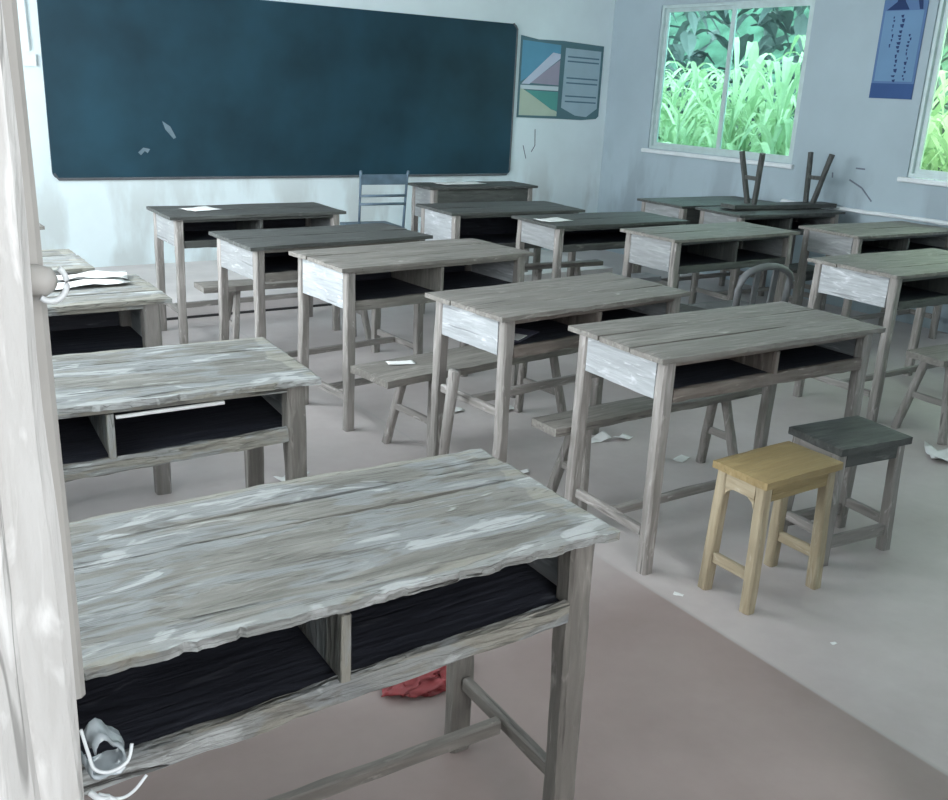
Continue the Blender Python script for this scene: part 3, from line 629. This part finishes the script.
tube(bm, smooth_path([(-.018, -.011, -.018), (-.012, -.021, -.020), (-.006, -.016, -.024), (-.012, -.010, -.026)]), .0028, 6); link('white_string', bm, WHITE, ps, True)
# litter
rnd = random.Random(12)
LIT = [(2.84, 3.08, .07, 'white paper wedge on the floor right of the shelf-paper desk'), (2.96, 3.04, .06, 'paper scrap beside the white wedge behind the tall grey-topped desk'), (4.11, 2.46, .10, 'folded white paper on the floor beneath the bench at the right edge'),
       (4.22, 2.10, .20, 'long pale paper strip on the floor at the right edge'), (2.13, 1.86, .02, 'tiny white crumb of paper near the yellow stool'), (2.33, 1.42, .014, 'speck of paper on the open floor right of the seam'),
       (2.28, 2.93, .05, 'white scrap on the floor just beyond the nearest desk corner'), (2.10, 2.98, .035, 'small scrap seen between the second desk\'s legs'), (3.02, 2.72, .05, 'scrap beside the bench foot under the tall grey-topped desk'),
       (2.72, 3.62, .05, 'scrap under the bench of the bright-ended desk'), (2.45, 3.72, .07, 'scrap lying under the bright-ended desk'), (1.42, 3.30, .08, 'scrap lying at the foot of the bright-ended desk\'s left legs')]
for i, (x, y, s, lb) in enumerate(LIT):
    sheet(lb, None, x, y, s * 1.6, s * .9, rnd.uniform(-60, 60), .0005, 'paper_scrap', s * .25, PAPER, i + 30, 'paper scraps on the floor')

# ------------------------------------------------------------------ outside: crops and hedge beyond the windows
bm = bmesh.new(); box(bm, XR + .26, 24, -6, 24, -.6, -.3); struct('ground', bm, plain('soil', (.16, .20, .08), .9, .1))
def leafmat(n, c, c2, trans=.35):
    m, nt, b = mat(n); N, L = nt.nodes, nt.links
    oi = N.new('ShaderNodeNewGeometry'); r = N.new('ShaderNodeValToRGB'); r.color_ramp.elements[0].color = (*c, 1); r.color_ramp.elements[1].color = (*c2, 1)
    L.new(oi.outputs['Random Per Island'], r.inputs[0]); L.new(r.outputs[0], b.inputs['Base Color']); b.inputs['Roughness'].default_value = .5
    t = N.new('ShaderNodeBsdfTranslucent'); L.new(r.outputs[0], t.inputs[0]); x = N.new('ShaderNodeMixShader'); x.inputs[0].default_value = trans
    L.new(b.outputs[0], x.inputs[1]); L.new(t.outputs[0], x.inputs[2]); L.new(x.outputs[0], N['Material Output'].inputs[0]); return m
CORN = leafmat('crop_leaf', (.26, .42, .22), (.60, .74, .50)); DKL = leafmat('hedge_leaf', (.06, .09, .09), (.20, .25, .24), .25)
def blade(bm, p, az, ln, wd, up, droop, n=7):
    prev = None; d = Vector((math.cos(az), math.sin(az), 0)); s = Vector((-d.y, d.x, 0))
    for i in range(n + 1):
        f = i / n; c = Vector(p) + d * ln * f * .8 + Vector((0, 0, up * math.sin(f * 1.9) * ln - droop * f * f * ln)); wv = wd * math.sin(P * min(1, .12 + f * .88)) * .5 + .001
        c2 = [bm.verts.new(c + s * wv), bm.verts.new(c - Vector((0, 0, wv * .35))), bm.verts.new(c - s * wv)]
        if prev: bm.faces.new((prev[0], prev[1], c2[1], c2[0])); bm.faces.new((prev[1], prev[2], c2[2], c2[1]))
        prev = c2
rnd = random.Random(7); bm = bmesh.new()
for k in range(190):
    x = rnd.uniform(7.6, 10.0); y = rnd.uniform(3.2, 10.8) ; h = rnd.uniform(1.25, 2.0)
    tube(bm, [(x, y, -.35), (x + rnd.uniform(-.05, .05), y + rnd.uniform(-.05, .05), h * .75)], .014, 5)
    for i in range(11): blade(bm, (x, y, -.1 + h * (i / 11)), rnd.uniform(0, 2 * P), rnd.uniform(.45, .85), rnd.uniform(.05, .10), rnd.uniform(.6, 1.0), rnd.uniform(.2, 1.0))
o = link('crop_plants', bm, CORN); tag(o, 'tall bright green leafy crop growing outside the windows', 'plants', kind='stuff')
bm = bmesh.new()
for k in range(3600):
    x = rnd.uniform(10.8, 13.5); y = rnd.uniform(2, 17); z = rnd.uniform(-.3, 4.6)
    if noise.noise(Vector((x * .6, y * .7, z * .8))) > .05 and z > 1.7: continue
    blade(bm, (x, y, z), rnd.uniform(0, 2 * P), rnd.uniform(.4, .9), rnd.uniform(.12, .28), rnd.uniform(-.2, .7), rnd.uniform(.2, .9), 4)
o = link('tree_foliage', bm, DKL); tag(o, 'dark green tree and shrub foliage behind the bright crop outside', 'foliage', kind='stuff')
# far wooded slope
bm = bmesh.new(); nx = 40; rows = []
for i in range(nx + 1):
    y = -4 + 30 * i / nx; rows.append([bm.verts.new((15 + j * .9 + noise.noise(Vector((y * .5, j * .6, 1))) * .8, y, -.5 + j * .62 + noise.noise(Vector((y * .4, j * .5, 4))) * .6)) for j in range(9)])
for a, b in zip(rows, rows[1:]):
    for j in range(8): bm.faces.new((a[j], a[j + 1], b[j + 1], b[j]))
struct('ground_slope', bm, plain('wooded_slope', (.07, .14, .10), .9, .1, var=.5, sc=2))
# unseen roof outside the left windows, added to block light from above
bm = bmesh.new(); box(bm, XL - 2.6, XL - .2, -3, YB + .2, ZC, ZC + .12); struct('ceiling_lightblock_left', bm, CEIL)
